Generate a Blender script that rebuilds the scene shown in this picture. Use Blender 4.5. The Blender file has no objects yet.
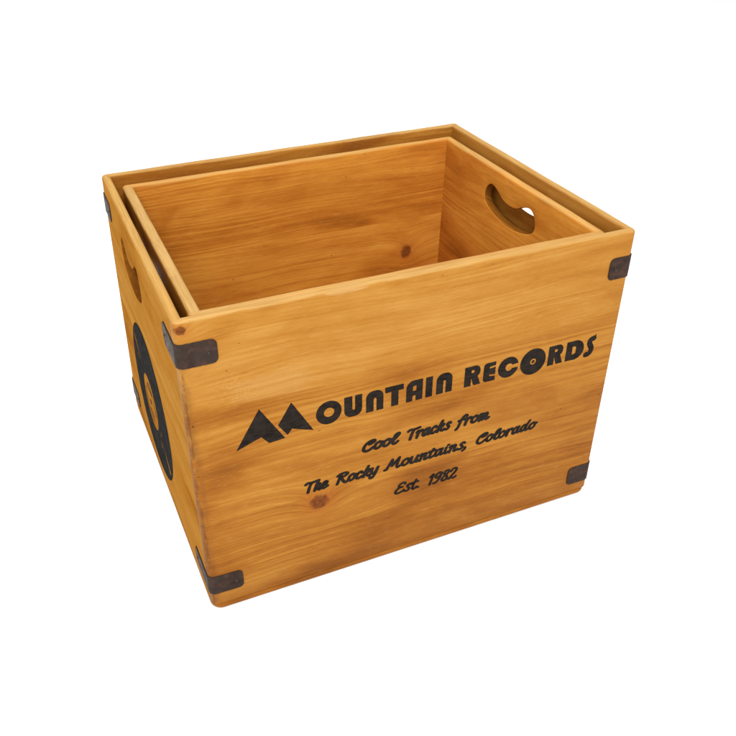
import bpy, bmesh, math, random
import numpy as np
from mathutils import Vector, Matrix

MM = 0.001
C = bpy.context.scene.collection
W, D, H = 390.0, 325.3, 281.8            # outer crate, millimetres
T = 8.0                                   # board thickness

# ------------------------------------------------------------------ helpers
# crate bent to fit image corner pixels: offsets of its eight corners (mm)
CORN = {(0,0,1):(-.29,.75,1.22),(1,0,1):(-.30,2.33,3.61),(1,1,1):(2.56,-1.26,.56),(0,1,1):(1.41,-2.07,-5.39),
        (0,0,0):(1.35,-3.48,0),(1,0,0):(-2.52,.40,0),(0,1,0):(-2.21,3.33,0),(1,1,0):(-1.0,1.5,0)}
def warp(v):
    u, w, t = v[0]/W, v[1]/D, v[2]/H
    o = [0,0,0]
    for (a,b,c), d in CORN.items():
        k = (u if a else 1-u)*(w if b else 1-w)*(t if c else 1-t)
        for i in range(3): o[i] += k*d[i]
    # hand planed edges are never dead straight
    o[2] += .13*t*(math.sin(v[0]*.061+v[1]*.047)+.6*math.sin(v[0]*.149+v[1]*.11+1.3))
    return (v[0]+o[0], v[1]+o[1], v[2]+o[2])

ORG = {'outer': Vector((W/2, D/2, 0)), 'inner': Vector((196.5, 166.0, 9.0))}

def finish(bm, name, mat, parent, frame='outer', smooth=35, do_warp=True):
    """crate millimetres -> mesh in metres, local to the thing's base"""
    o0 = ORG[frame]
    grain = bm.verts.layers.float_vector.new('grain')      # straight-board coordinates for the wood figure
    for v in bm.verts:
        v[grain] = v.co
        p = warp(v.co) if do_warp else v.co
        v.co = (Vector(p)-o0)*MM
    me = bpy.data.meshes.new(name)
    bm.normal_update(); bm.to_mesh(me); bm.free()
    me.materials.append(mat)
    o = bpy.data.objects.new(name, me); C.objects.link(o)
    if parent: o.parent = parent
    if smooth:
        me.shade_smooth()
        me.set_sharp_from_angle(angle=math.radians(smooth))
    return o

def thing(name, label, cat, loc, group=None):
    o = bpy.data.objects.new(name, None); C.objects.link(o)
    o.location = loc; o.empty_display_size = .05
    o['label'] = label; o['category'] = cat
    if group: o['group'] = group
    return o

def box(x0,x1,y0,y1,z0,z1):
    bm = bmesh.new()
    bmesh.ops.create_cube(bm, size=1)
    for v in bm.verts:
        v.co = (x0 if v.co.x<0 else x1, y0 if v.co.y<0 else y1, z0 if v.co.z<0 else z1)
    return bm

def bevel_where(bm, test, r, seg=4):
    es = [e for e in bm.edges if test(e.verts[0].co, e.verts[1].co)]
    if es:
        bmesh.ops.bevel(bm, geom=es, offset=r, segments=seg, profile=.5, affect='EDGES', clamp_overlap=True)

def slice_grid(bm, nx, ny, nz, lo, hi):
    for ax, n in ((0,nx),(1,ny),(2,nz)):
        for i in range(1, n):
            c = lo[ax]+(hi[ax]-lo[ax])*i/n+.0137
            co = Vector((0,0,0)); co[ax] = c
            no = Vector((0,0,0)); no[ax] = 1
            bmesh.ops.bisect_plane(bm, geom=bm.verts[:]+bm.edges[:]+bm.faces[:], plane_co=co, plane_no=no)

def catmull(pts, closed=False, n=8):
    out = []; N = len(pts)
    P = lambda i: pts[i % N] if closed else pts[max(0, min(N-1, i))]
    for i in range(N if closed else N-1):
        p0, p1, p2, p3 = P(i-1), P(i), P(i+1), P(i+2)
        for k in range(n):
            t = k/n
            out.append(tuple(.5*((2*p1[j])+(-p0[j]+p2[j])*t+(2*p0[j]-5*p1[j]+4*p2[j]-p3[j])*t*t+(-p0[j]+3*p1[j]-3*p2[j]+p3[j])*t**3) for j in range(2)))
    if not closed: out.append(tuple(pts[-1]))
    return out

# hand hole: a smile with a soft bump in its top edge (depth offset, height offset)
SMILE = [(47.5,2),(45,11.5),(37,17),(26,15),(13,9),(0,7.2),(-13,9),(-26,15),(-37,17),(-45,11.5),(-47.5,2),
         (-42,-5.5),(-24,-11.5),(0,-14),(24,-11.5),(42,-5.5)]
def smile_cutter(x0, x1, yc, zc, sy=1, sz=1, r=1.1):
    """a prism through the board that opens at both faces, so the cut edge comes out rounded"""
    base = catmull([(yc+a*sy, zc+b*sz) for a, b in SMILE], True, 6)
    n = len(base)
    nor = []
    for i in range(n):
        a, b = base[i-1], base[(i+1) % n]
        tx, ty = b[0]-a[0], b[1]-a[1]; l = math.hypot(tx, ty) or 1
        nor.append((-ty/l, tx/l))
    # make normals point outwards
    cx = sum((base[i][0]-yc)*nor[i][0]+(base[i][1]-zc)*nor[i][1] for i in range(n))
    s = 1 if cx > 0 else -1
    prof = [(x0-3, r*1.9)]+[(x0+r*(1-math.cos(k/4*math.pi/2)), r*(1-math.sin(k/4*math.pi/2))) for k in range(5)]
    prof += [(x1-r*(1-math.cos(k/4*math.pi/2)), r*(1-math.sin(k/4*math.pi/2))) for k in range(4,-1,-1)]+[(x1+3, r*1.9)]
    bm = bmesh.new(); rings = []
    for x, off in prof:
        rings.append([bm.verts.new((x, base[i][0]+s*nor[i][0]*off, base[i][1]+s*nor[i][1]*off)) for i in range(n)])
    for a, b in zip(rings, rings[1:]):
        for i in range(n):
            bm.faces.new((a[i], a[(i+1)%n], b[(i+1)%n], b[i]))
    bm.faces.new(rings[0]); bm.faces.new(rings[-1])
    bmesh.ops.recalc_face_normals(bm, faces=bm.faces[:])
    return bm

def cut(bm, cutter):
    a = bpy.data.meshes.new('a'); bm.to_mesh(a); bm.free()
    b = bpy.data.meshes.new('b'); cutter.to_mesh(b); cutter.free()
    oa = bpy.data.objects.new('a', a); ob = bpy.data.objects.new('b', b)
    C.objects.link(oa); C.objects.link(ob)
    m = oa.modifiers.new('m', 'BOOLEAN'); m.object = ob; m.operation = 'DIFFERENCE'; m.solver = 'EXACT'
    dg = bpy.context.evaluated_depsgraph_get()
    me = bpy.data.meshes.new_from_object(oa.evaluated_get(dg))
    out = bmesh.new(); out.from_mesh(me)
    bpy.data.objects.remove(oa); bpy.data.objects.remove(ob)
    for m_ in (a, b, me): bpy.data.meshes.remove(m_)
    return out

# ------------------------------------------------------------------ materials
class NT:
    def __init__(s, name):
        s.m = bpy.data.materials.new(name); s.m.use_nodes = True
        s.t = s.m.node_tree; s.t.nodes.clear()
    def n(s, typ, **kw):
        nd = s.t.nodes.new(typ)
        for k, v in kw.items():
            if k in ('operation','data_type','blend_type','noise_dimensions','musgrave_type','interpolation_type','vector_type','normalize','distribution','bands_direction','wave_type','feature','clamp','use_clamp'):
                setattr(nd, k, v)
            else:
                i = nd.inputs[int(k[1:])] if k[0]=='i' and k[1:].isdigit() else nd.inputs[k.replace('_',' ')]
                if hasattr(v, 'is_linked') or isinstance(v, bpy.types.NodeSocket): s.t.links.new(v, i)
                else: i.default_value = v
        return nd
    def math(s, op, a, b=0.0, c=0.0, clamp=False):
        nd = s.t.nodes.new('ShaderNodeMath'); nd.operation = op; nd.use_clamp = clamp
        for i, v in enumerate((a,b,c)):
            if isinstance(v, bpy.types.NodeSocket): s.t.links.new(v, nd.inputs[i])
            else: nd.inputs[i].default_value = v
        return nd.outputs[0]
    def ss(s, x, a, b, lo=0.0, hi=1.0):
        nd = s.t.nodes.new('ShaderNodeMapRange'); nd.interpolation_type = 'SMOOTHSTEP'
        s.t.links.new(x, nd.inputs[0])
        for i, v in enumerate((a,b,lo,hi)): nd.inputs[i+1].default_value = v
        return nd.outputs[0]
    def noise(s, vec, scale, detail=3, rough=.55, dist=0.0):
        nd = s.t.nodes.new('ShaderNodeTexNoise'); s.t.links.new(vec, nd.inputs['Vector'])
        nd.inputs['Scale'].default_value = scale; nd.inputs['Detail'].default_value = detail
        nd.inputs['Roughness'].default_value = rough; nd.inputs['Distortion'].default_value = dist
        return nd.outputs['Fac']
    def mix(s, f, a, b, mode='MIX'):
        nd = s.t.nodes.new('ShaderNodeMix'); nd.data_type = 'RGBA'; nd.blend_type = mode
        for i, v in ((0,f),(6,a),(7,b)):
            if isinstance(v, bpy.types.NodeSocket): s.t.links.new(v, nd.inputs[i])
            else: nd.inputs[i].default_value = v if i==0 else (*v, 1)
        return nd.outputs[2]
    def ramp(s, f, stops):
        nd = s.t.nodes.new('ShaderNodeValToRGB'); s.t.links.new(f, nd.inputs[0])
        e = nd.color_ramp.elements
        while len(e) < len(stops): e.new(.5)
        for el, (p, c) in zip(e, stops): el.position = p; el.color = (*c, 1)
        return nd.outputs[0]

def wood(name, along, frame='outer', seed=0.0, seams=(), knots=(), dots=(), rim_z=None, edge_x=None,
         tone=1.0, warm=0.0, scuffs=(), saw=None, bands=1.0, seam_line=0.0, spec=.05, rim_min=.55, btone=None):
    """honey stained pine. `along` = axis of the grain; the texture is solid, in crate millimetres."""
    g = NT(name)
    at = g.t.nodes.new('ShaderNodeAttribute'); at.attribute_name = 'grain'
    pos = at.outputs['Vector']
    sep = g.n('ShaderNodeSeparateXYZ', Vector=pos)
    X, Y, Z = sep.outputs
    if along == 'x': U, V, N_ = X, Z, Y
    elif along == 'y': U, V, N_ = Y, Z, X
    else: U, V, N_ = X, Y, Z
    # each glued board has its own figure
    bid = None
    for sz in seams:
        st = g.math('GREATER_THAN', V, sz)
        bid = st if bid is None else g.math('ADD', bid, st)
    if bid is None: bid = g.math('ADD', 0.0, 0.0)
    off = g.math('MULTIPLY_ADD', bid, 317.0, seed*101.3)
    # knots push the year rings aside
    bump_f = None; core = None; halo = None
    for (ku, kv, kr, el) in knots:
        du = g.math('DIVIDE', g.math('SUBTRACT', U, ku), kr*el)
        dv = g.math('DIVIDE', g.math('SUBTRACT', V, kv), kr)
        wob = g.math('MULTIPLY', g.math('SUBTRACT', g.noise(pos, .25, 2), .5), .75)
        d2 = g.math('ADD', g.math('MULTIPLY', du, du), g.math('MULTIPLY', dv, dv))
        d = g.math('ADD', g.math('SQRT', d2), wob)
        b = g.math('MULTIPLY', g.math('EXPONENT', g.math('MULTIPLY', d2, -.10)), kr*1.3)
        b2 = g.math('MULTIPLY', g.math('EXPONENT', g.math('MULTIPLY', d2, -.7)), kr*1.2)
        b = g.math('ADD', b, b2)
        cc = g.ss(d, 1.22, .70); hh = g.ss(d, 3.2, .6)
        bump_f = b if bump_f is None else g.math('ADD', bump_f, b)
        core = cc if core is None else g.math('MAXIMUM', core, cc)
        halo = hh if halo is None else g.math('MAXIMUM', halo, hh)
    cmb = g.n('ShaderNodeCombineXYZ', X=g.math('MULTIPLY_ADD', U, .012, off), Y=g.math('MULTIPLY', V, .05), Z=g.math('MULTIPLY', N_, .05)).outputs[0]
    slow = g.math('MULTIPLY', g.math('SUBTRACT', g.noise(cmb, .38, 2, .45), .5), 26.0)
    field = g.math('ADD', g.math('ADD', V, slow), g.math('MULTIPLY', N_, .55))
    if bump_f: field = g.math('ADD', field, bump_f)
    fv = g.n('ShaderNodeCombineXYZ', X=g.math('MULTIPLY_ADD', U, .0016, off), Y=g.math('MULTIPLY', field, .12), Z=0.0).outputs[0]
    rings = g.noise(fv, 1.0, 2.5, .6)                  # soft year-ring bands
    fv2 = g.n('ShaderNodeCombineXYZ', X=g.math('MULTIPLY_ADD', U, .0035, off), Y=g.math('MULTIPLY', field, .50), Z=3.0).outputs[0]
    rings2 = g.noise(fv2, 1.0, 2.0, .5)
    lines = g.math('MULTIPLY', g.ss(rings2, .50, .68), g.ss(g.noise(cmb, 1.3, 2, .5), .38, .62))                     # thin late-wood lines
    # fibres: very long and thin
    cf = g.n('ShaderNodeCombineXYZ', X=g.math('MULTIPLY_ADD', U, .009, off), Y=g.math('MULTIPLY', field, .95), Z=g.math('MULTIPLY', N_, .9)).outputs[0]
    fib = g.noise(cf, 1.0, 4, .65)
    # stain soaked in unevenly
    cb = g.n('ShaderNodeCombineXYZ', X=g.math('MULTIPLY_ADD', U, .0075, off), Y=g.math('MULTIPLY', field, .026), Z=g.math('MULTIPLY', N_, .02)).outputs[0]
    blot = g.noise(cb, 1.0, 4, .6, .4)
    cb2 = g.n('ShaderNodeCombineXYZ', X=g.math('MULTIPLY_ADD', U, .022, off), Y=g.math('MULTIPLY', V, .075), Z=g.math('MULTIPLY', N_, .1)).outputs[0]
    blot2 = g.noise(cb2, 1.0, 5, .65, .3)
    if frame == 'outer': light, mid, red, deep = (.425,.215,.047), (.338,.142,.020), (.250,.086,.010), (.140,.042,.006)
    else: light, mid, red, deep = (.520,.268,.058), (.430,.178,.024), (.325,.108,.012), (.180,.052,.006)
    f = g.math('MULTIPLY', g.math('SUBTRACT', rings, .5), .36*bands)
    f = g.math('ADD', f, g.math('MULTIPLY', g.math('SUBTRACT', blot, .5), .68))
    f = g.math('ADD', f, g.math('MULTIPLY', g.math('SUBTRACT', blot2, .5), .26))
    f = g.math('ADD', f, g.math('MULTIPLY', g.math('SUBTRACT', fib, .5), .30))
    f = g.math('ADD', f, .47+warm)
    f = g.math('ADD', f, g.math('MULTIPLY', lines, .10*bands))
    # patina: broad uneven darkening of the stain
    pv = g.n('ShaderNodeCombineXYZ', X=g.math('MULTIPLY_ADD', U, .0058, off), Y=g.math('MULTIPLY', V, .0135), Z=g.math('MULTIPLY', N_, .01)).outputs[0]
    pat = g.noise(pv, 1.0, 3, .55, .5)
    f = g.math('ADD', f, g.math('MULTIPLY', g.ss(pat, .44, .68), .24))
    pin = g.noise(g.n('ShaderNodeCombineXYZ', X=g.math('MULTIPLY_ADD', U, .0012, off), Y=g.math('MULTIPLY', field, .42), Z=9.0).outputs[0], 1.0, 1.0, .5)
    f = g.math('ADD', f, g.math('MULTIPLY', g.math('MULTIPLY', g.math('SUBTRACT', pin, .5), g.ss(pat, .62, .38)), .75))
    bt = g.math('SUBTRACT', g.math('FRACT', g.math('MULTIPLY', g.math('ADD', bid, seed+.37), .618)), .5)
    f = g.math('ADD', f, g.math('MULTIPLY', bt, .12))
    if btone:                       # glued boards shifted in tone, blended softly across each seam
        k = g.math('ADD', 0.0, btone[0])
        for sz, (a_, b_) in zip(seams, zip(btone, btone[1:])):
            k = g.math('ADD', k, g.ss(V, sz-7, sz+7, 0.0, b_-a_))
        f = g.math('ADD', f, k)
    col = g.ramp(f, [(.05, light), (.45, mid), (.72, red), (1.0, deep)])
    # seams between glued boards: a hair-thin darker line
    for sz in seams:
        dd = g.math('ABSOLUTE', g.math('SUBTRACT', V, sz))
        col = g.mix(g.math('MULTIPLY', g.ss(dd, .55, .1), seam_line), col, (.16,.055,.012))
    if knots:
        col = g.mix(g.math('MULTIPLY', halo, .42), col, (.30,.085,.012))
        kc = g.ramp(g.noise(pos, .45, 3), [(.35, (.075,.018,.005)), (.65, (.15,.040,.009))])
        col = g.mix(g.math('MULTIPLY', core, .88), col, kc)
    # pores: short hair-thin dashes along the grain
    po = g.noise(g.n('ShaderNodeCombineXYZ', X=g.math('MULTIPLY_ADD', U, .11, off), Y=g.math('MULTIPLY', field, 1.9), Z=g.math('MULTIPLY', N_, 1.5)).outputs[0], 1.0, 1.0, .5)
    col = g.mix(g.math('MULTIPLY', g.ss(po, .60, .76), .38), col, (.17,.060,.012))
    col = g.mix(g.math('MULTIPLY', g.ss(po, .38, .24), .22), col, (.60,.36,.13))
    # tiny dark specks (pitch and old nail pricks)
    vor = g.t.nodes.new('ShaderNodeTexVoronoi'); vor.inputs['Scale'].default_value = .045
    vs = g.n('ShaderNodeCombineXYZ', X=g.math('MULTIPLY_ADD', U, .45, off), Y=V, Z=N_).outputs[0]
    g.t.links.new(vs, vor.inputs['Vector'])
    spk = g.math('MULTIPLY', g.ss(vor.outputs['Distance'], .035, .012), .55)
    col = g.mix(spk, col, (.11,.035,.01))
    for (du_, dv_, dr) in dots:
        a = g.math('SUBTRACT', U, du_); b = g.math('SUBTRACT', V, dv_)
        d = g.math('SQRT', g.math('ADD', g.math('MULTIPLY', a, a), g.math('MULTIPLY', b, b)))
        d = g.math('ADD', d, g.math('MULTIPLY', g.noise(pos, .9, 2), dr*.6))
        col = g.mix(g.math('MULTIPLY', g.ss(d, dr*1.5, dr*.7), .85), col, (.035,.013,.006))
    # cross-grain saw chatter on one patch
    bump_extra = None
    if saw:
        su, sv, ru, rv = saw
        a = g.math('DIVIDE', g.math('SUBTRACT', U, su), ru); b = g.math('DIVIDE', g.math('SUBTRACT', V, sv), rv)
        m = g.ss(g.math('ADD', g.math('ADD', g.math('MULTIPLY', a, a), g.math('MULTIPLY', b, b)), g.math('MULTIPLY', g.math('SUBTRACT', blot2, .5), 1.6)), 1.2, .2)
        cv = g.n('ShaderNodeCombineXYZ', X=g.math('MULTIPLY', U, .62), Y=g.math('MULTIPLY', V, .33), Z=0.0).outputs[0]
        cn = g.noise(cv, 1.0, 1.5, .5)
        rows = g.ss(g.math('SINE', g.math('MULTIPLY', field, 2.1)), -.5, .8)
        ch = g.math('MULTIPLY', g.math('MULTIPLY', g.math('MULTIPLY', g.math('SUBTRACT', cn, .47), 5.0), m), rows)
        col = g.mix(g.math('MULTIPLY', g.math('MAXIMUM', ch, 0.0), .20), col, (.54,.33,.12))
        col = g.mix(g.math('MULTIPLY', g.math('MAXIMUM', g.math('MULTIPLY', ch, -1.0), 0.0), .22), col, (.24,.09,.02))
        bump_extra = ch
    for (su, sv, ru, rv, amt) in scuffs:      # pale rubbed places
        a = g.math('DIVIDE', g.math('SUBTRACT', U, su), ru); b = g.math('DIVIDE', g.math('SUBTRACT', V, sv), rv)
        m = g.math('ADD', g.math('ADD', g.math('MULTIPLY', a, a), g.math('MULTIPLY', b, b)), g.math('MULTIPLY', g.math('SUBTRACT', blot2, .5), 3.2))
        m = g.math('MULTIPLY', g.ss(m, 1.0, .3), g.ss(fib, .38, .66))
        col = g.mix(g.math('MULTIPLY', m, amt), col, (.50,.33,.15))
    col = g.n('ShaderNodeHueSaturation', Color=col, Value=tone, Saturation=1.0).outputs[0]
    if rim_z is not None:                     # the handled rim has lost stain
        m = g.ss(g.math('ADD', Z, g.math('MULTIPLY', g.math('SUBTRACT', blot2, .5), 5.0)), rim_z-2.4, rim_z-.4)
        m = g.math('MULTIPLY', m, g.ss(blot, .2, .75, .97, rim_min))
        rc = g.mix(g.ss(fib, .35, .68), (.455,.280,.095), (.355,.200,.058))
        col = g.mix(m, col, rc)
    if edge_x is not None:                    # grime worked into the joint at the vertical edge
        nz = g.n('ShaderNodeCombineXYZ', X=g.math('MULTIPLY', X, .12), Y=g.math('MULTIPLY', Y, .12), Z=g.math('MULTIPLY', Z, .05)).outputs[0]
        gn = g.noise(nz, 1.0, 5, .7)
        m = g.math('MULTIPLY', g.ss(X, edge_x+10, edge_x+1.0), g.ss(gn, .36, .58))
        m = g.math('MULTIPLY', m, g.ss(Z, 262, 225))
        col = g.mix(g.math('MULTIPLY', m, .55), col, (.12,.045,.014))
        ln = g.math('MULTIPLY', g.ss(g.math('ABSOLUTE', g.math('SUBTRACT', X, edge_x+2.2)), .9, .2), g.math('MULTIPLY', g.ss(gn, .42, .55), g.ss(Z, 258, 238)))
        col = g.mix(g.math('MULTIPLY', ln, .35), col, (.07,.025,.010))
    # surface relief
    hgt = g.math('ADD', g.math('MULTIPLY', fib, .10), g.math('MULTIPLY', rings2, .10))
    hgt = g.math('ADD', hgt, g.math('MULTIPLY', blot2, .35))
    if bump_extra: hgt = g.math('ADD', hgt, g.math('MULTIPLY', bump_extra, .10))
    bp = g.n('ShaderNodeBump', Height=hgt, Distance=.0011, Strength=.55)
    rgh = g.ss(g.math('ADD', fib, blot), .7, 1.3, .40, .60)
    bs = g.n('ShaderNodeBsdfPrincipled', Base_Color=col, Roughness=rgh, Normal=bp.outputs[0])
    bs.inputs['Specular IOR Level'].default_value = spec
    g.n('ShaderNodeOutputMaterial', Surface=bs.outputs[0])
    return g.m

def ink_mat(name, base=(.0085,.0062,.0048), wear=.5, rough=.6, spec=.02):
    g = NT(name)
    tc = g.n('ShaderNodeTexCoord').outputs['Object']
    mp = g.t.nodes.new('ShaderNodeVectorMath'); mp.operation = 'MULTIPLY'
    g.t.links.new(tc, mp.inputs[0]); mp.inputs[1].default_value = (1000,1000,1000)
    pos = mp.outputs[0]
    st = g.t.nodes.new('ShaderNodeVectorMath'); st.operation = 'MULTIPLY'
    g.t.links.new(pos, st.inputs[0]); st.inputs[1].default_value = (.10,.10,1.4)
    fib = g.noise(st.outputs[0], 1.0, 4, .6)
    blot = g.noise(pos, .11, 4, .6)
    fine = g.noise(pos, 1.6, 2, .6)
    k = g.math('ADD', g.math('ADD', g.math('MULTIPLY', fib, .5), g.math('MULTIPLY', blot, .35)), g.math('MULTIPLY', fine, .25))
    alpha = g.ss(k, .56+.12*(1-wear), .72+.12*(1-wear), 1.0, 1-wear)
    c = g.mix(g.ss(k, .42, .66), base, tuple(min(1, b*2.2+.004) for b in base))
    bp = g.n('ShaderNodeBump', Height=fib, Distance=.0004, Strength=.4)
    bs = g.n('ShaderNodeBsdfPrincipled', Base_Color=c, Roughness=rough, Normal=bp.outputs[0], Alpha=alpha)
    bs.inputs['Specular IOR Level'].default_value = spec
    g.n('ShaderNodeOutputMaterial', Surface=bs.outputs[0])
    return g.m

def iron_mat():
    g = NT('rusty_iron')
    tc = g.n('ShaderNodeTexCoord').outputs['Object']
    a = g.noise(tc, 160, 5, .65); b = g.noise(tc, 900, 3, .6); c_ = g.noise(tc, 60, 3)
    col = g.ramp(a, [(.3, (.022,.013,.010)), (.5, (.036,.021,.016)), (.7, (.068,.036,.025))])
    col = g.mix(g.math('MULTIPLY', g.ss(b, .5, .75), .5), col, (.024,.018,.015))
    col = g.mix(g.math('MULTIPLY', g.ss(c_, .5, .7), .35), col, (.040,.032,.027))
    bp = g.n('ShaderNodeBump', Height=g.math('ADD', g.math('MULTIPLY', a, .6), g.math('MULTIPLY', b, .3)), Distance=.0006, Strength=.7)
    bs = g.n('ShaderNodeBsdfPrincipled', Base_Color=col, Specular_IOR_Level=.05, Roughness=g.ss(a, .3, .7, .40, .65), Normal=bp.outputs[0])
    g.n('ShaderNodeOutputMaterial', Surface=bs.outputs[0])
    return g.m

def plain_mat(name, col, rough=.8, metal=0.0, spec=.5):
    g = NT(name)
    tc = g.n('ShaderNodeTexCoord').outputs['Object']
    nz = g.noise(tc, 3.0, 4)
    c = g.mix(g.ss(nz, .3, .7), col, tuple(x*.985 for x in col))
    bs = g.n('ShaderNodeBsdfPrincipled', Base_Color=c, Roughness=rough, Metallic=metal)
    bs.inputs['Specular IOR Level'].default_value = spec
    g.n('ShaderNodeOutputMaterial', Surface=bs.outputs[0])
    return g.m

# ------------------------------------------------------------------ outer crate
outer = thing('wooden_crate', 'large honey stained pine crate with black record shop lettering and rusty corner brackets', 'crate', ORG['outer']*MM)

BH = 6.0           # thickness of the bottom board
G = .03            # open joint
m_front = wood('pine_front', 'x', seed=1.0, seams=(96.0, 205.0), btone=(.09, .03, -.09), knots=((100.5,88.0,7.6,1.15),(5.0,275.0,3.4,1.2)), rim_z=H, edge_x=0,
               dots=((4.6,194.5,.9),(3.4,147,.7),(2.4,84.6,.7),(33.8,235.5,.6),(341,115,.7),(383,119,.8)),
               scuffs=((92,284,16,4.0,.55),(127,280,18,3.5,.6),(175,283,14,3.0,.4),(70,215,40,14,.25)), saw=(40,218,22,15))
m_back = wood('pine_back', 'x', seed=4.0, seams=(120.0,), rim_z=H, warm=.12)
m_left = wood('pine_left', 'y', seed=7.0, seams=(150.0,), rim_z=H, warm=-.12, spec=0.0, tone=1.05)
m_right = wood('pine_right', 'y', seed=9.0, seams=(140.0,), rim_z=H, warm=-.02)
m_base = wood('pine_base', 'x', seed=12.0, warm=.10)

def long_panel(y0, y1, outer_y, z0, z1, x0, x1, r=5.0, rim=3.0):
    """front or back board, running the whole width, its outer vertical edges and rim rounded"""
    bm = box(x0, x1, y0, y1, z0, z1)
    bevel_where(bm, lambda a,b: abs(a.x-b.x)<1e-4 and abs(a.y-b.y)<1e-4 and abs(a.y-outer_y)<1e-4, r, 6)
    bevel_where(bm, lambda a,b: abs(a.z-z1)<1e-4 and abs(b.z-z1)<1e-4, rim, 4)
    bevel_where(bm, lambda a,b: abs(a.z-z0)<1e-4 and abs(b.z-z0)<1e-4 and abs(a.y-outer_y)<r+.1 and abs(b.y-outer_y)<r+.1, .7, 2)
    slice_grid(bm, 30, 1, 8, (x0,y0,z0), (x1,y1,z1))
    return bm

finish(long_panel(0, T, 0, BH+.2, H, 0, W), 'front_panel', m_front, outer)
finish(long_panel(D-T, D, D, BH+.2, H, 0, W), 'back_panel', m_back, outer)

def side_panel(x0, x1, y0, y1, z0, z1, hole, rim=3.0, name='side_panel', mat=None, parent=None, frame='outer'):
    bm = box(x0, x1, y0, y1, z0, z1)
    bevel_where(bm, lambda a,b: abs(a.z-z1)<1e-4 and abs(b.z-z1)<1e-4 and abs(a.x-b.x)<1e-4, rim, 4)
    yc, zc, sy, sz = hole
    bm = cut(bm, smile_cutter(x0, x1, yc, zc, sy, sz))
    bm.normal_update()
    for f in bm.faces:          # the sawn inside of the hand hole drank more stain
        c = f.calc_center_median()
        if abs(f.normal.x) < .8 and abs(c.y-yc) < 52*sy and abs(c.z-zc) < 21*sz and x0+.05 < c.x < x1-.05: f.material_index = 1
    slice_grid(bm, 1, 24, 8, (x0,y0,z0), (x1,y1,z1))
    o = finish(bm, name, mat, parent, frame)
    o.data.materials.append(m_cut)
    return o
m_cut = wood('pine_end_grain', 'y', seed=31.0, tone=.80, warm=.30, spec=0.0)
side_panel(0.05, T, T-2.95, D-T+2.95, BH+.2, H, (195,230,.97,1.3), mat=m_left, parent=outer)
side_panel(W-T, W-.05, T-2.95, D-T+2.95, BH+.2, H, (163,250.2,1,1), mat=m_right, parent=outer)

bm = box(0, W, -.6, D, 0, BH)
bevel_where(bm, lambda a,b: abs(a.x-b.x)<1e-4 and abs(a.y-b.y)<1e-4, 10.0, 7)
bevel_where(bm, lambda a,b: abs(a.z)<1e-4 and abs(b.z)<1e-4, 3.2, 4)
bevel_where(bm, lambda a,b: abs(a.z-BH)<1e-4 and abs(b.z-BH)<1e-4, .8, 2)
slice_grid(bm, 12, 8, 1, (0,0,0), (W,D,BH))
finish(bm, 'base_panel', m_base, outer)

# ------------------------------------------------------------------ inner crate
inner = thing('wooden_crate', 'smaller plain pine crate nested inside the lettered one, its rim just lower', 'crate', ORG['inner']*MM)
IX0, IX1, IY0, IY1, IZ0, IZ1, IT = 16.0, 377.0, 21.5, 311.0, 9.0, H-9.0, 8.5
m_if = wood('pine_inner_front', 'x', 'inner', seed=15.0, rim_z=IZ1)
m_ib = wood('pine_inner_back', 'x', 'inner', seed=18.0, tone=1.34, seams=(186.0,), knots=((325.5,144,8.5,.8),),dots=((232,157,.8),(118,150,.8)), rim_z=IZ1, warm=.06)  # whole board lightened in colour to stand for light inside the crate
m_il = wood('pine_inner_left', 'y', 'inner', seed=21.0, rim_z=IZ1, warm=.10, tone=.52, rim_min=.97, knots=((150,222,5,1.2),))  # colour darkened below the rim to paint shade into the gap
m_ir = wood('pine_inner_right', 'y', 'inner', seed=24.0, tone=1.42, btone=(.16, -.08),  seams=(196.0,), rim_z=IZ1, warm=.08, seam_line=.4, dots=((214,262,.7),))  # raised tone puts extra light into this inner wall's colour
m_ibase = wood('pine_inner_base', 'x', 'inner', seed=27.0, warm=.1)
finish(long_panel(IY0, IY0+IT, IY0, IZ0+6.2, IZ1, IX0, IX1), 'front_panel', m_if, inner, 'inner')
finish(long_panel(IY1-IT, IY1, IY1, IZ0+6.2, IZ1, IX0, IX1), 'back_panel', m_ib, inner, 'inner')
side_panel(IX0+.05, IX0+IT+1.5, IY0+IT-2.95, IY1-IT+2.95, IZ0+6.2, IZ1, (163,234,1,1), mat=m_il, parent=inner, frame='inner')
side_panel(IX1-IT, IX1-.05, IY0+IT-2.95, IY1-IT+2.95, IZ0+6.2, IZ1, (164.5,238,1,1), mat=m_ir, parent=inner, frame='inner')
bm = box(IX0-.4, IX1+.4, IY0-.4, IY1+.4, IZ0, IZ0+6)
bevel_where(bm, lambda a,b: abs(a.x-b.x)<1e-4 and abs(a.y-b.y)<1e-4, 4.0, 4)
slice_grid(bm, 8, 6, 1, (IX0,IY0,IZ0), (IX1,IY1,IZ0+6))
finish(bm, 'base_panel', m_ibase, inner, 'inner')

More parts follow.
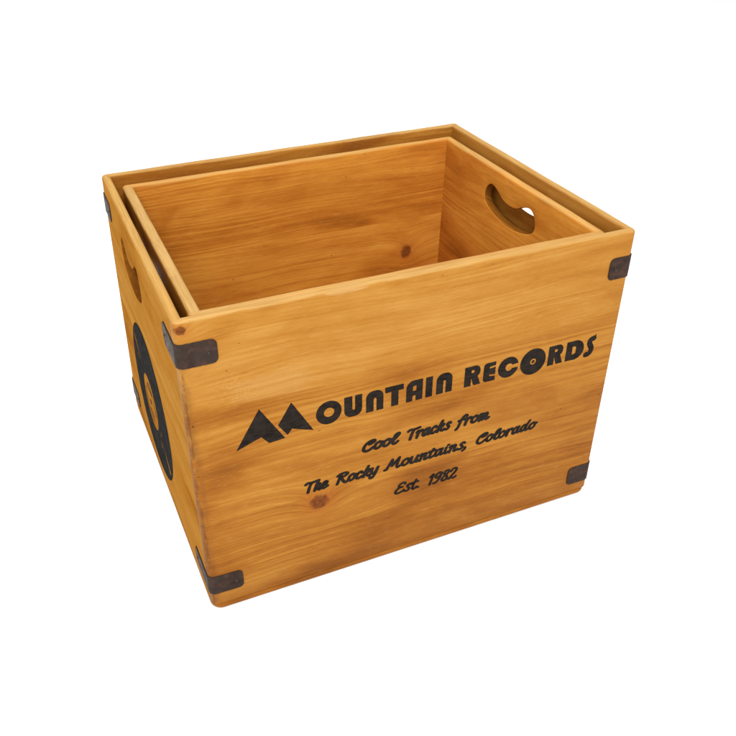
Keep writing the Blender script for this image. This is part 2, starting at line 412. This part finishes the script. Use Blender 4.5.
# ------------------------------------------------------------------ corner brackets
m_iron = iron_mat()
m_nail = plain_mat('nail_iron', (.030,.020,.016), .42, .5)
def bracket(cx, cy, sx, sy, zc, la, lb, hz=9.6, tilt=0.0):
    """iron strip bent round the vertical edge at (cx,cy); la along x, lb along y; sx,sy point into the crate"""
    th, R_ = 1.0, 5.0
    # path of the outer skin in plan, from the far end of the x-arm, round the bend, to the far end of the y-arm
    path = []
    for i in range(15): path.append((la-(la-R_)*i/14, -th, 0, -1))
    for i in range(1, 7):
        a = math.pi/2*i/7
        path.append((R_-(R_+th)*math.sin(a), R_-(R_+th)*math.cos(a), -math.sin(a), -math.cos(a)))
    for i in range(15): path.append((-th, R_+(lb-R_)*i/14, -1, 0))
    s = [0]
    for a, b in zip(path, path[1:]): s.append(s[-1]+math.hypot(b[0]-a[0], b[1]-a[1]))
    L = s[-1]; rc = 4.5
    bm = bmesh.new(); sec = []
    rnd = random.Random(int(cx+cy*3+zc*7))
    # extra samples at the rounded ends
    smp = sorted(set([rc*(1-math.cos(math.pi/2*k/6)) for k in range(7)]+[L-rc*(1-math.cos(math.pi/2*k/6)) for k in range(7)]+[x for x in s if rc < x < L-rc]))
    for q in smp:
        q = min(max(q, 0), L)
        j = max(i for i in range(len(s)) if s[i] <= q+1e-9); j = min(j, len(s)-2)
        t = (q-s[j])/(s[j+1]-s[j])
        x, y, nx, ny = [path[j][k]*(1-t)+path[j+1][k]*t for k in range(4)]
        e = min(q, L-q)
        hh = hz-rc+math.sqrt(max(0, rc*rc-(rc-e)**2)) if e < rc else hz
        hh += rnd.uniform(-.12, .12)
        rr = .25
        ring = []
        for (dz, dn) in ((-hh, -th+.02), (-hh, -rr), (-hh+rr, 0), (-hh*.5, .05), (hh*.5, .05), (hh-rr, 0), (hh, -rr), (hh, -th+.02)):
            px, py = x+nx*dn, y+ny*dn
            ring.append(bm.verts.new((cx+sx*px, cy+sy*py, zc+dz+tilt*(q-L/2))))
        sec.append(ring)
    for a, b in zip(sec, sec[1:]):
        for i in range(8):
            bm.faces.new((a[i], a[(i+1)%8], b[(i+1)%8], b[i]))
    bm.faces.new(sec[0]); bm.faces.new(sec[-1])
    bmesh.ops.recalc_face_normals(bm, faces=bm.faces[:])
    o = finish(bm, 'corner_bracket', m_iron, outer, smooth=40)
    # one nail in each arm: a domed head in a punched hole
    for arm in (0, 1):
        bm = bmesh.new()
        bmesh.ops.create_uvsphere(bm, u_segments=14, v_segments=8, radius=1.4)
        for v in bm.verts:
            x, y, z = v.co
            if arm == 0: v.co = (cx+sx*(la-6.5)+x, cy-sy*(th+.05)-sy*(.7*y), zc-.6+z)
            else: v.co = (cx-sx*(th+.05)-sx*(.7*x), cy+sy*(lb-6.5)+y, zc+z)
        n = finish(bm, 'nail', m_nail, o)
    return o
for zc in (254.5, 29.5):
    lo = zc < 100
    bracket(0, 0, 1, 1, zc+(.5 if lo else 0), 29, 42, 9.8, .02 if lo else .0)
    bracket(W, 0, -1, 1, zc-(2.5 if lo else 5.0), 23 if not lo else 27, 34, 10.0 if not lo else 10.5, 0)
    bracket(0, D, 1, -1, zc, 30, 40)
    bracket(W, D, -1, -1, zc, 30, 34)

# ------------------------------------------------------------------ printing on the boards
def sd_poly(P, X, Y):
    P = np.array(P, float); n = len(P)
    d = np.full(X.shape, 1e9); s = np.ones(X.shape)
    for i in range(n):
        a, b = P[i], P[i-1]
        ex, ey = b-a; wx, wy = X-a[0], Y-a[1]
        t = np.clip((wx*ex+wy*ey)/(ex*ex+ey*ey), 0, 1)
        d = np.minimum(d, (wx-ex*t)**2+(wy-ey*t)**2)
        c1 = Y >= a[1]; c2 = Y < b[1]; c3 = ex*wy > ey*wx
        s = np.where((c1&c2&c3)|(~c1&~c2&~c3), -s, s)
    return s*np.sqrt(d)
def sd_box(x0,x1,y0,y1,r,X,Y):
    r4 = r if isinstance(r, tuple) else (r,r,r,r)      # tl, tr, br, bl
    cx, cy = (x0+x1)/2, (y0+y1)/2; hx, hy = (x1-x0)/2, (y1-y0)/2
    px, py = X-cx, Y-cy
    rr = np.where(px<0, np.where(py>0, r4[0], r4[3]), np.where(py>0, r4[1], r4[2]))
    qx, qy = np.abs(px)-hx+rr, np.abs(py)-hy+rr
    return np.minimum(np.maximum(qx,qy),0)+np.hypot(np.maximum(qx,0),np.maximum(qy,0))-rr
def sd_circ(cx,cy,r,X,Y): return np.hypot(X-cx,Y-cy)-r
def sd_line(P, r, X, Y, ax=1.0):
    """pen stroke along a polyline; ax<1 makes upright strokes thicker than level ones"""
    d = np.full(X.shape, 1e9)
    for a, b in zip(P, P[1:]):
        ex, ey = (b[0]-a[0])*ax, b[1]-a[1]; wx, wy = (X-a[0])*ax, Y-a[1]
        t = np.clip((wx*ex+wy*ey)/max(ex*ex+ey*ey,1e-9), 0, 1)
        d = np.minimum(d, (wx-ex*t)**2+(wy-ey*t)**2)
    return np.sqrt(d)-r

def field_mesh(sdf, x0, x1, y0, y1, step, place):
    """clean outline of sdf<0 as one flat sheet (marching squares)"""
    nx, ny = int(math.ceil((x1-x0)/step))+1, int(math.ceil((y1-y0)/step))+1
    xs = x0+np.arange(nx)*step; ys = y0+np.arange(ny)*step
    Xg, Yg = np.meshgrid(xs, ys, indexing='ij')
    F = sdf(Xg, Yg)
    F = np.where(np.abs(F) < 1e-6, 1e-6, F)
    ins = F < 0
    verts = []; faces = []; vid = {}
    def V(key, x, y):
        k = vid.get(key)
        if k is None:
            k = vid[key] = len(verts); verts.append(place(x, y))
        return k
    def edge(i,j,k,l):
        a, b = F[i,j], F[k,l]; t = a/(a-b)
        key = ('e',)+((i,j,k,l) if (i,j) < (k,l) else (k,l,i,j))
        return V(key, xs[i]+(xs[k]-xs[i])*t, ys[j]+(ys[l]-ys[j])*t)
    anyin = ins[:-1,:-1]|ins[1:,:-1]|ins[1:,1:]|ins[:-1,1:]
    allin = ins[:-1,:-1]&ins[1:,:-1]&ins[1:,1:]&ins[:-1,1:]
    for i in range(nx-1):
        col = anyin[i]
        if not col.any(): continue
        j = 0
        js = np.nonzero(col)[0]
        for j in js:
            cs = ((i,j),(i+1,j),(i+1,j+1),(i,j+1))
            if allin[i,j]:
                faces.append([V(c, xs[c[0]], ys[c[1]]) for c in cs]); continue
            f = []
            for k in range(4):
                a, b = cs[k], cs[(k+1)%4]
                if ins[a]: f.append(V(a, xs[a[0]], ys[a[1]]))
                if ins[a] != ins[b]: f.append(edge(a[0],a[1],b[0],b[1]))
            if len(f) >= 3: faces.append(f)
    bm = bmesh.new()
    vs = [bm.verts.new(v) for v in verts]
    for f in faces:
        try: bm.faces.new([vs[i] for i in f])
        except ValueError: pass
    return bm
U_ = lambda *a: np.minimum.reduce(a)
SUB = lambda a, *b: np.maximum.reduce((a,)+tuple(-x for x in b))
on_front = lambda x, z: (x, -.13, z)
on_left = lambda y, z: (-.13, y, z)

ink = ink_mat('black_ink', wear=.35)
ink_small = ink_mat('black_ink_small', wear=.22)
ink_side = ink_mat('black_ink_side', base=(.0150,.0145,.0140), wear=.5, rough=.6, spec=0.0)

def rough_edge(F, X, Y, amp=.12):
    """stencilled paint creeps a little along the grain"""
    return F+amp*(np.sin(X*1.9+np.sin(Y*2.3)*2)*np.sin(Y*3.1+X*.6))
def print_front(name, sdf, box_, step, mat=None):
    bm = field_mesh(lambda X, Y: rough_edge(sdf(X, Y), X, Y, .10), *box_, step, on_front)
    return finish(bm, name, mat or ink, outer, smooth=0)

# two peaks that stand for the M
def peaks(X, Y):
    a = sd_poly([(34.9,162.4),(55.1,195.6),(74.1,163.4),(61.2,162.4),(55.2,169.8),(49,167.6)], X, Y)
    b = sd_poly([(69.3,176.7),(80.8,194.7),(97.8,164.0),(88,167.4),(80.4,170.6),(76.5,165.6)], X, Y)
    return U_(a, b)-.15
print_front('peaks_emblem', peaks, (32,101,159,199), .3)

# heavy rounded capitals; y0..y1 is the height of a letter
Y0, Y1 = 166.9, 186.6
def letters_one(X, Y):
    o = SUB(sd_circ(111.4,176.6,10.9,X,Y), np.hypot((X-111.6)/1.05,(Y-176.8))-4.2)
    u = SUB(sd_box(124.6,140.1,Y0,Y1,(.3,.3,6.2,6.2),X,Y), sd_box(131.6,133.9,173.2,190,1.1,X,Y))
    n = SUB(sd_box(143.5,158.9,Y0,Y1,(6.5,6.5,.3,.3),X,Y), sd_box(150.2,152.7,160,179.6,1.2,X,Y))
    t = U_(sd_box(160.3,177.0,181.2,Y1,(.5,.5,.5,.5),X,Y), sd_box(165.9,172.4,Y0,184,.2,X,Y))
    a = SUB(sd_box(179.4,194.5,Y0,Y1+.4,(7.0,.8,.3,.3),X,Y), sd_box(185.3,188.2,160,172.2,.9,X,Y), sd_box(185.4,188.6,176.9,181.6,(1.4,.4,.4,.4),X,Y))
    i = sd_box(197.2,203.6,Y0,Y1,.3,X,Y)
    n2 = SUB(sd_box(207.2,222.2,Y0,Y1,(6.5,6.5,.3,.3),X,Y), sd_box(213.7,216.0,160,179.4,1.1,X,Y))
    return U_(o,u,n,t,a,i,n2)
def arr_R(x, X, Y):
    body = U_(sd_box(x,x+15.2,175.2,Y1-.2,(.3,5.4,4.6,.2),X,Y), sd_box(x,x+6.6,Y0,180,.2,X,Y),
              sd_poly([(x+5.5,177),(x+12.3,177),(x+16.0,Y0),(x+9.2,Y0)],X,Y))
    return SUB(body, sd_box(x+6.6,x+9.4,179.6,182.3,(.3,1.2,1.2,.3),X,Y), sd_poly([(x+6.7,160),(x+8.9,160),(x+8.5,168),(x+6.9,174.2)],X,Y))
def letters_two(X, Y):
    r = arr_R(233.8, X, Y)
    e = SUB(sd_box(252.2,264.0,Y0,185.6,(3.2,.5,.5,3.2),X,Y), sd_poly([(258.2,179.6),(266,180.6),(266,182.0),(258.2,181.4)],X,Y), sd_poly([(258.2,172.0),(266,171.0),(266,172.6),(258.2,173.6)],X,Y))
    c = SUB(sd_circ(276.8,176.3,10.2,X,Y), sd_circ(277.6,176.3,3.6,X,Y), sd_poly([(277,174.9),(292,174.2),(292,178.8),(277,177.8)],X,Y), sd_box(287.3,300,150,200,0,X,Y))
    r2 = arr_R(317.3, X, Y)
    d = SUB(U_(sd_box(336.0,346,Y0-.2,Y1-.4,.3,X,Y), np.maximum(sd_circ(345.2,176.4,9.9,X,Y), 342-X)), sd_box(342.6,346.4,172.4,180.4,(.4,1.9,1.9,.4),X,Y))
    s = sd_line(catmull([(364.6,184.2),(361.4,183.2),(360.5,180.6),(361.7,177.6),(363.4,174.6),(363.0,170.8),(360.8,168.9),(358.4,168.7)]), 2.7, X, Y)
    s = U_(s, sd_poly([(361,184.5),(366.9,188.3),(366.2,183.2),(363,181)],X,Y), sd_poly([(356.0,166.6),(361,166.4),(360,171),(356.6,170.4)],X,Y))
    return U_(r,e,c,r2,d,s)
print_front('title_lettering', letters_one, (99,224,163,191), .27)
print_front('title_lettering', letters_two, (231,369,163,191), .27)
def vinyl(X, Y):
    cx, cy = 301.9, 175.6
    r = np.hypot(X-cx, Y-cy); a = np.degrees(np.arctan2(Y-cy, X-cx)) % 180
    f = r-13.0
    f = SUB(f, np.abs(r-2.3)-.62)
    f = np.where(r < 1.8, np.maximum(f, .45-r), f)
    arc = np.where((a > 40) & (a < 84), 0.0, 1.0)
    for rg, w in ((7.1,.05),(9.4,.06)):
        f = SUB(f, np.abs(r-rg)-w+arc*5)
    return f
bm = field_mesh(vinyl, 288.3, 315.5, 162, 189.2, .15, on_front)
finish(bm, 'record_emblem', ink, outer, smooth=0)

# brush-script lines --------------------------------------------------
GL = {
 'C': (.66, [[(.36,.56),(.50,.60),(.63,.78),(.54,.96),(.32,.88),(.12,.55),(.08,.2),(.24,.02),(.46,.07),(.62,.24)]]),
 'o': (.50, [[(.27,.57),(.1,.44),(.06,.16),(.2,.02),(.38,.14),(.42,.40),(.29,.57)],[(.33,.52),(.52,.46)]]),
 'l': (.36, [[(.02,.22),(.24,.52),(.36,.86),(.27,.99),(.15,.8),(.1,.3),(.15,.05),(.27,.02),(.4,.16)]]),
 'T': (.62, [[(.0,.82),(.12,.95),(.40,.90),(.74,.98)],[(.38,.9),(.31,.5),(.26,.0)]]),
 'r': (.44, [[(.03,.48),(.13,.56),(.12,.3),(.10,.0)],[(.12,.28),(.25,.54),(.38,.56),(.42,.46)]]),
 'a': (.56, [[(.40,.50),(.25,.57),(.09,.4),(.06,.14),(.16,.02),(.30,.15),(.40,.48)],[(.42,.57),(.37,.2),(.43,.03),(.58,.12)]]),
 'c': (.44, [[(.38,.45),(.30,.57),(.14,.48),(.06,.28),(.09,.07),(.22,.01),(.44,.14)]]),
 'k': (.52, [[(.26,1.0),(.16,.5),(.08,.0)],[(.12,.26),(.26,.56),(.42,.56),(.36,.38),(.16,.28)],[(.2,.3),(.32,.08),(.44,.01),(.54,.1)]]),
 's': (.44, [[(.40,.50),(.30,.58),(.17,.48),(.24,.33),(.33,.17),(.23,.02),(.03,.06)]]),
 'f': (.44, [[(.50,.86),(.42,1.0),(.30,.88),(.19,.5),(.10,-.05),(.0,-.22)],[(.04,.50),(.42,.57)]]),
 'm': (.72, [[(.03,.48),(.13,.56),(.09,.0)],[(.11,.28),(.25,.55),(.33,.48),(.29,.03)],[(.31,.28),(.45,.55),(.54,.48),(.5,.1),(.58,.01),(.72,.12)]]),
 'h': (.50, [[(.23,1.0),(.13,.4),(.08,.0)],[(.11,.24),(.26,.55),(.36,.48),(.32,.1),(.4,.01),(.52,.12)]]),
 'e': (.44, [[(.09,.27),(.28,.33),(.36,.48),(.24,.58),(.09,.4),(.08,.12),(.20,.01),(.44,.15)]]),
 'R': (.72, [[(.24,.95),(.16,.5),(.08,.0)],[(.0,.78),(.16,.97),(.46,1.0),(.62,.83),(.48,.60),(.18,.50)],[(.26,.5),(.46,.14),(.60,.0),(.74,.1)]]),
 'y': (.50, [[(.06,.56),(.06,.2),(.17,.06),(.31,.18),(.41,.5)],[(.43,.57),(.35,.1),(.22,-.26),(.06,-.30),(.02,-.16)]]),
 'M': (.90, [[(-.02,.04),(.08,.06),(.27,.95)],[(.27,.95),(.36,.28)],[(.36,.28),(.66,1.0)],[(.66,1.0),(.64,.2),(.72,.01),(.88,.12)]]),
 'u': (.54, [[(.06,.57),(.06,.16),(.17,.02),(.31,.16),(.39,.5)],[(.41,.57),(.37,.15),(.43,.02),(.56,.12)]]),
 'n': (.52, [[(.03,.48),(.13,.56),(.08,.0)],[(.11,.28),(.27,.56),(.37,.48),(.33,.1),(.41,.01),(.54,.12)]]),
 't': (.38, [[(.22,.84),(.13,.4),(.11,.1),(.21,.01),(.38,.13)],[(.0,.57),(.38,.60)]]),
 'i': (.30, [[(.10,.56),(.08,.14),(.16,.01),(.30,.12)],[(.17,.80),(.19,.81)]]),
 ',': (.2, [[(.08,.06),(.07,-.08),(-.03,-.2)]]),
 'd': (.60, [[(.40,.50),(.25,.57),(.09,.4),(.06,.14),(.16,.02),(.30,.15),(.40,.48)],[(.52,1.0),(.42,.5),(.39,.15),(.46,.02),(.60,.12)]]),
 'E': (.60, [[(.56,.82),(.50,.96),(.30,.95),(.18,.78),(.26,.60),(.42,.56)],[(.28,.58),(.10,.40),(.06,.15),(.2,.02),(.42,.07),(.58,.22)]]),
 '.': (.3, [[(.09,.05),(.11,.06)]]),
 '1': (.40, [[(.08,.78),(.26,.98),(.22,.5),(.18,.0)]]),
 '9': (.54, [[(.44,.88),(.28,1.0),(.10,.85),(.09,.62),(.22,.52),(.38,.66),(.46,.92)],[(.46,.92),(.40,.45),(.22,.05),(.04,.03)]]),
 '8': (.54, [[(.30,.55),(.13,.74),(.22,.97),(.42,.95),(.42,.74),(.22,.50),(.06,.25),(.14,.03),(.34,.05),(.42,.26),(.30,.55)]]),
 '2': (.56, [[(.08,.76),(.20,.98),(.42,.95),(.44,.70),(.25,.34),(.04,.03)],[(.04,.03),(.22,.09),(.42,.0),(.54,.12)]]),
}
def script_word(word, x0, x1, base, cap, rad, lean=.17, ax=.82):
    adv = sum(GL[c][0] for c in word)
    last = word[-1]
    k = (x1-x0)/(adv+lean*.55)         # millimetres per unit, across
    strokes = []; x = 0
    for c in word:
        w, st = GL[c]
        for s in st:
            P = [(x0+(x+px+lean*py)*k, base+(py*1.16 if py < .6 else .696+(py-.6)*.80)*cap) for px, py in s] if not c.isdigit() and c != 'E' else [(x0+(x+px+lean*py)*k, base+py*cap) for px, py in s]
            strokes.append(P if len(P) == 2 or c == 'M' else catmull(P, False, 5))
        x += w
    def f(X, Y):
        F = np.full(X.shape, 1e9)
        for P in strokes:
            P = np.array(P)
            i0, i1 = np.searchsorted(X[:,0], [P[:,0].min()-3, P[:,0].max()+3])
            F[i0:i1] = np.minimum(F[i0:i1], sd_line(P, rad, X[i0:i1], Y[i0:i1], ax))
        return F
    return f, (x0-4, x1+5, base-cap*.5, base+cap*1.25)
def script(word, x0, x1, base, cap, rad, name):
    f, b = script_word(word, x0, x1, base, cap, rad)
    bm = field_mesh(lambda X, Y: rough_edge(f(X, Y), X, Y, .03), *b, .22, on_front)
    finish(bm, name, ink_small, outer, smooth=0)
for w, a, b, z in (('Cool',139.5,173.5,127.6),('Tracks',181,224.5,127.6),('from',230,263.5,127.0)):
    script(w, a, b, z, 10.2, 1.33, 'slogan_lettering')
for w, a, b, z in (('The',87.5,109.5,101.4),('Rocky',116,156,101.2),('Mountains,',161.5,244,101.2),('Colorado',251,315.5,101.4)):
    script(w, a, b, z, 10.0, 1.28, 'slogan_lettering')
for w, a, b, z in (('Est.',171,199,71.2),('1982',204,234.5,70.4)):
    script(w, a, b, z, 10.9, 1.16, 'slogan_lettering')

# the big record stencilled on the left side
def side_record(X, Y):
    cx, cy, R_ = 185.5, 97.5, 78.5
    dx, dy = X-cx, Y-cy
    r = np.hypot(dx, dy); a = np.degrees(np.arctan2(dy, dx)) % 360
    f = r-R_
    lx, ly = X-193, Y-92
    f = SUB(f, np.hypot(lx, ly)-29)
    lab = U_(np.hypot(lx, ly)-3.2, np.maximum(np.abs(np.hypot(lx, ly)-20)-.8, 12-np.abs(lx-ly)), sd_box(180,206,104.5,107,.5,X,Y), sd_box(184,202,78,80,.5,X,Y))
    f = U_(f, lab)
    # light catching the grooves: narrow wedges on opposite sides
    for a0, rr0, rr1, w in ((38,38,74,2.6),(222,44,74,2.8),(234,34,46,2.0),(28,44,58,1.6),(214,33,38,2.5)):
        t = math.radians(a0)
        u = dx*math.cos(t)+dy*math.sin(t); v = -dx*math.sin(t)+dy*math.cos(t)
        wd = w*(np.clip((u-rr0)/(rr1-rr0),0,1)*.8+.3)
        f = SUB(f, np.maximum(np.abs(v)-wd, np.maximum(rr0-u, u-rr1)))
    return f
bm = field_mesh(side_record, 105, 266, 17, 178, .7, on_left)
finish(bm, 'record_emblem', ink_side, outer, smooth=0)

# ------------------------------------------------------------------ white sweep the crates stand on
bm = bmesh.new()
prof = [(-2.5, 0)]+[(y, 0) for y in np.linspace(-2, 3.5, 12)]
for k in range(1, 13):
    a = math.pi/2*k/12
    prof.append((3.5+1.2*math.sin(a), 1.2*(1-math.cos(a))))
prof.append((4.7, 3.2))
rows = [[bm.verts.new((x, y, z)) for x in (-4.5, 0, 4.5)] for y, z in prof]
for a, b in zip(rows, rows[1:]):
    for i in range(2): bm.faces.new((a[i], a[i+1], b[i+1], b[i]))
me = bpy.data.meshes.new('floor'); bm.to_mesh(me); bm.free()
me.shade_smooth()
me.materials.append(plain_mat('white_paper', (.93,.93,.93), .9, spec=.1))
fl = bpy.data.objects.new('floor', me); C.objects.link(fl)
fl['kind'] = 'structure'

# ------------------------------------------------------------------ light: a white studio tent and a soft box from the upper left, with an added overhead lamp
w = bpy.data.worlds.new('World'); bpy.context.scene.world = w; w.use_nodes = True
bg = w.node_tree.nodes['Background']; bg.inputs[0].default_value = (1, 1, 1, 1); bg.inputs[1].default_value = .84
def lamp(name, loc, tgt, size, watt, col=(1,1,1)):
    l = bpy.data.lights.new(name, 'AREA'); l.shape = 'RECTANGLE'; l.size = size[0]; l.size_y = size[1]
    l.energy = watt; l.color = col
    o = bpy.data.objects.new(name, l); C.objects.link(o)
    o.location = loc
    o.rotation_euler = (Vector(tgt)-Vector(loc)).to_track_quat('-Z', 'Y').to_euler()
    return o
lamp('area_lamp', (-.40, -1.6, 2.1), (.2,.15,.1), (1.3,1.3), 68, (1,.985,.965))
lamp('area_lamp', (.2, .5, 2.7), (.2,.3,.0), (2.2,2.2), 42)  # added unseen lamp, keeps the floor burnt out to white

# ------------------------------------------------------------------ camera (solved from the crate's corners)
R = [[0.9166328801193011, -0.3995926030018105, 0.010484021672644783],
     [-0.21204188455102285, -0.5083056957402177, -0.8346637400019864],
     [0.3388545444290894, 0.7628571762160269, -0.5506600824605534]]
cam = bpy.data.cameras.new('camera'); co = bpy.data.objects.new('camera', cam); C.objects.link(co)
right, down, fwd = Vector(R[0]), Vector(R[1]), Vector(R[2])
M = Matrix.Identity(4)
for i in range(3): M[i][0] = right[i]; M[i][1] = -down[i]; M[i][2] = -fwd[i]; M[i][3] = (-0.07707105, -0.49908016, 0.5714801)[i]
co.matrix_world = M
cam.sensor_fit = 'HORIZONTAL'; cam.sensor_width = 36; cam.lens = 840.2064/736*36
cam.clip_start = .01; cam.clip_end = 50
sc = bpy.context.scene
sc.camera = co
sc.view_settings.view_transform = 'Standard'; sc.view_settings.look = 'None'
sc.view_settings.exposure = 0; sc.view_settings.gamma = 1; sc.view_settings.use_curve_mapping = False
sc.render.engine = 'CYCLES'
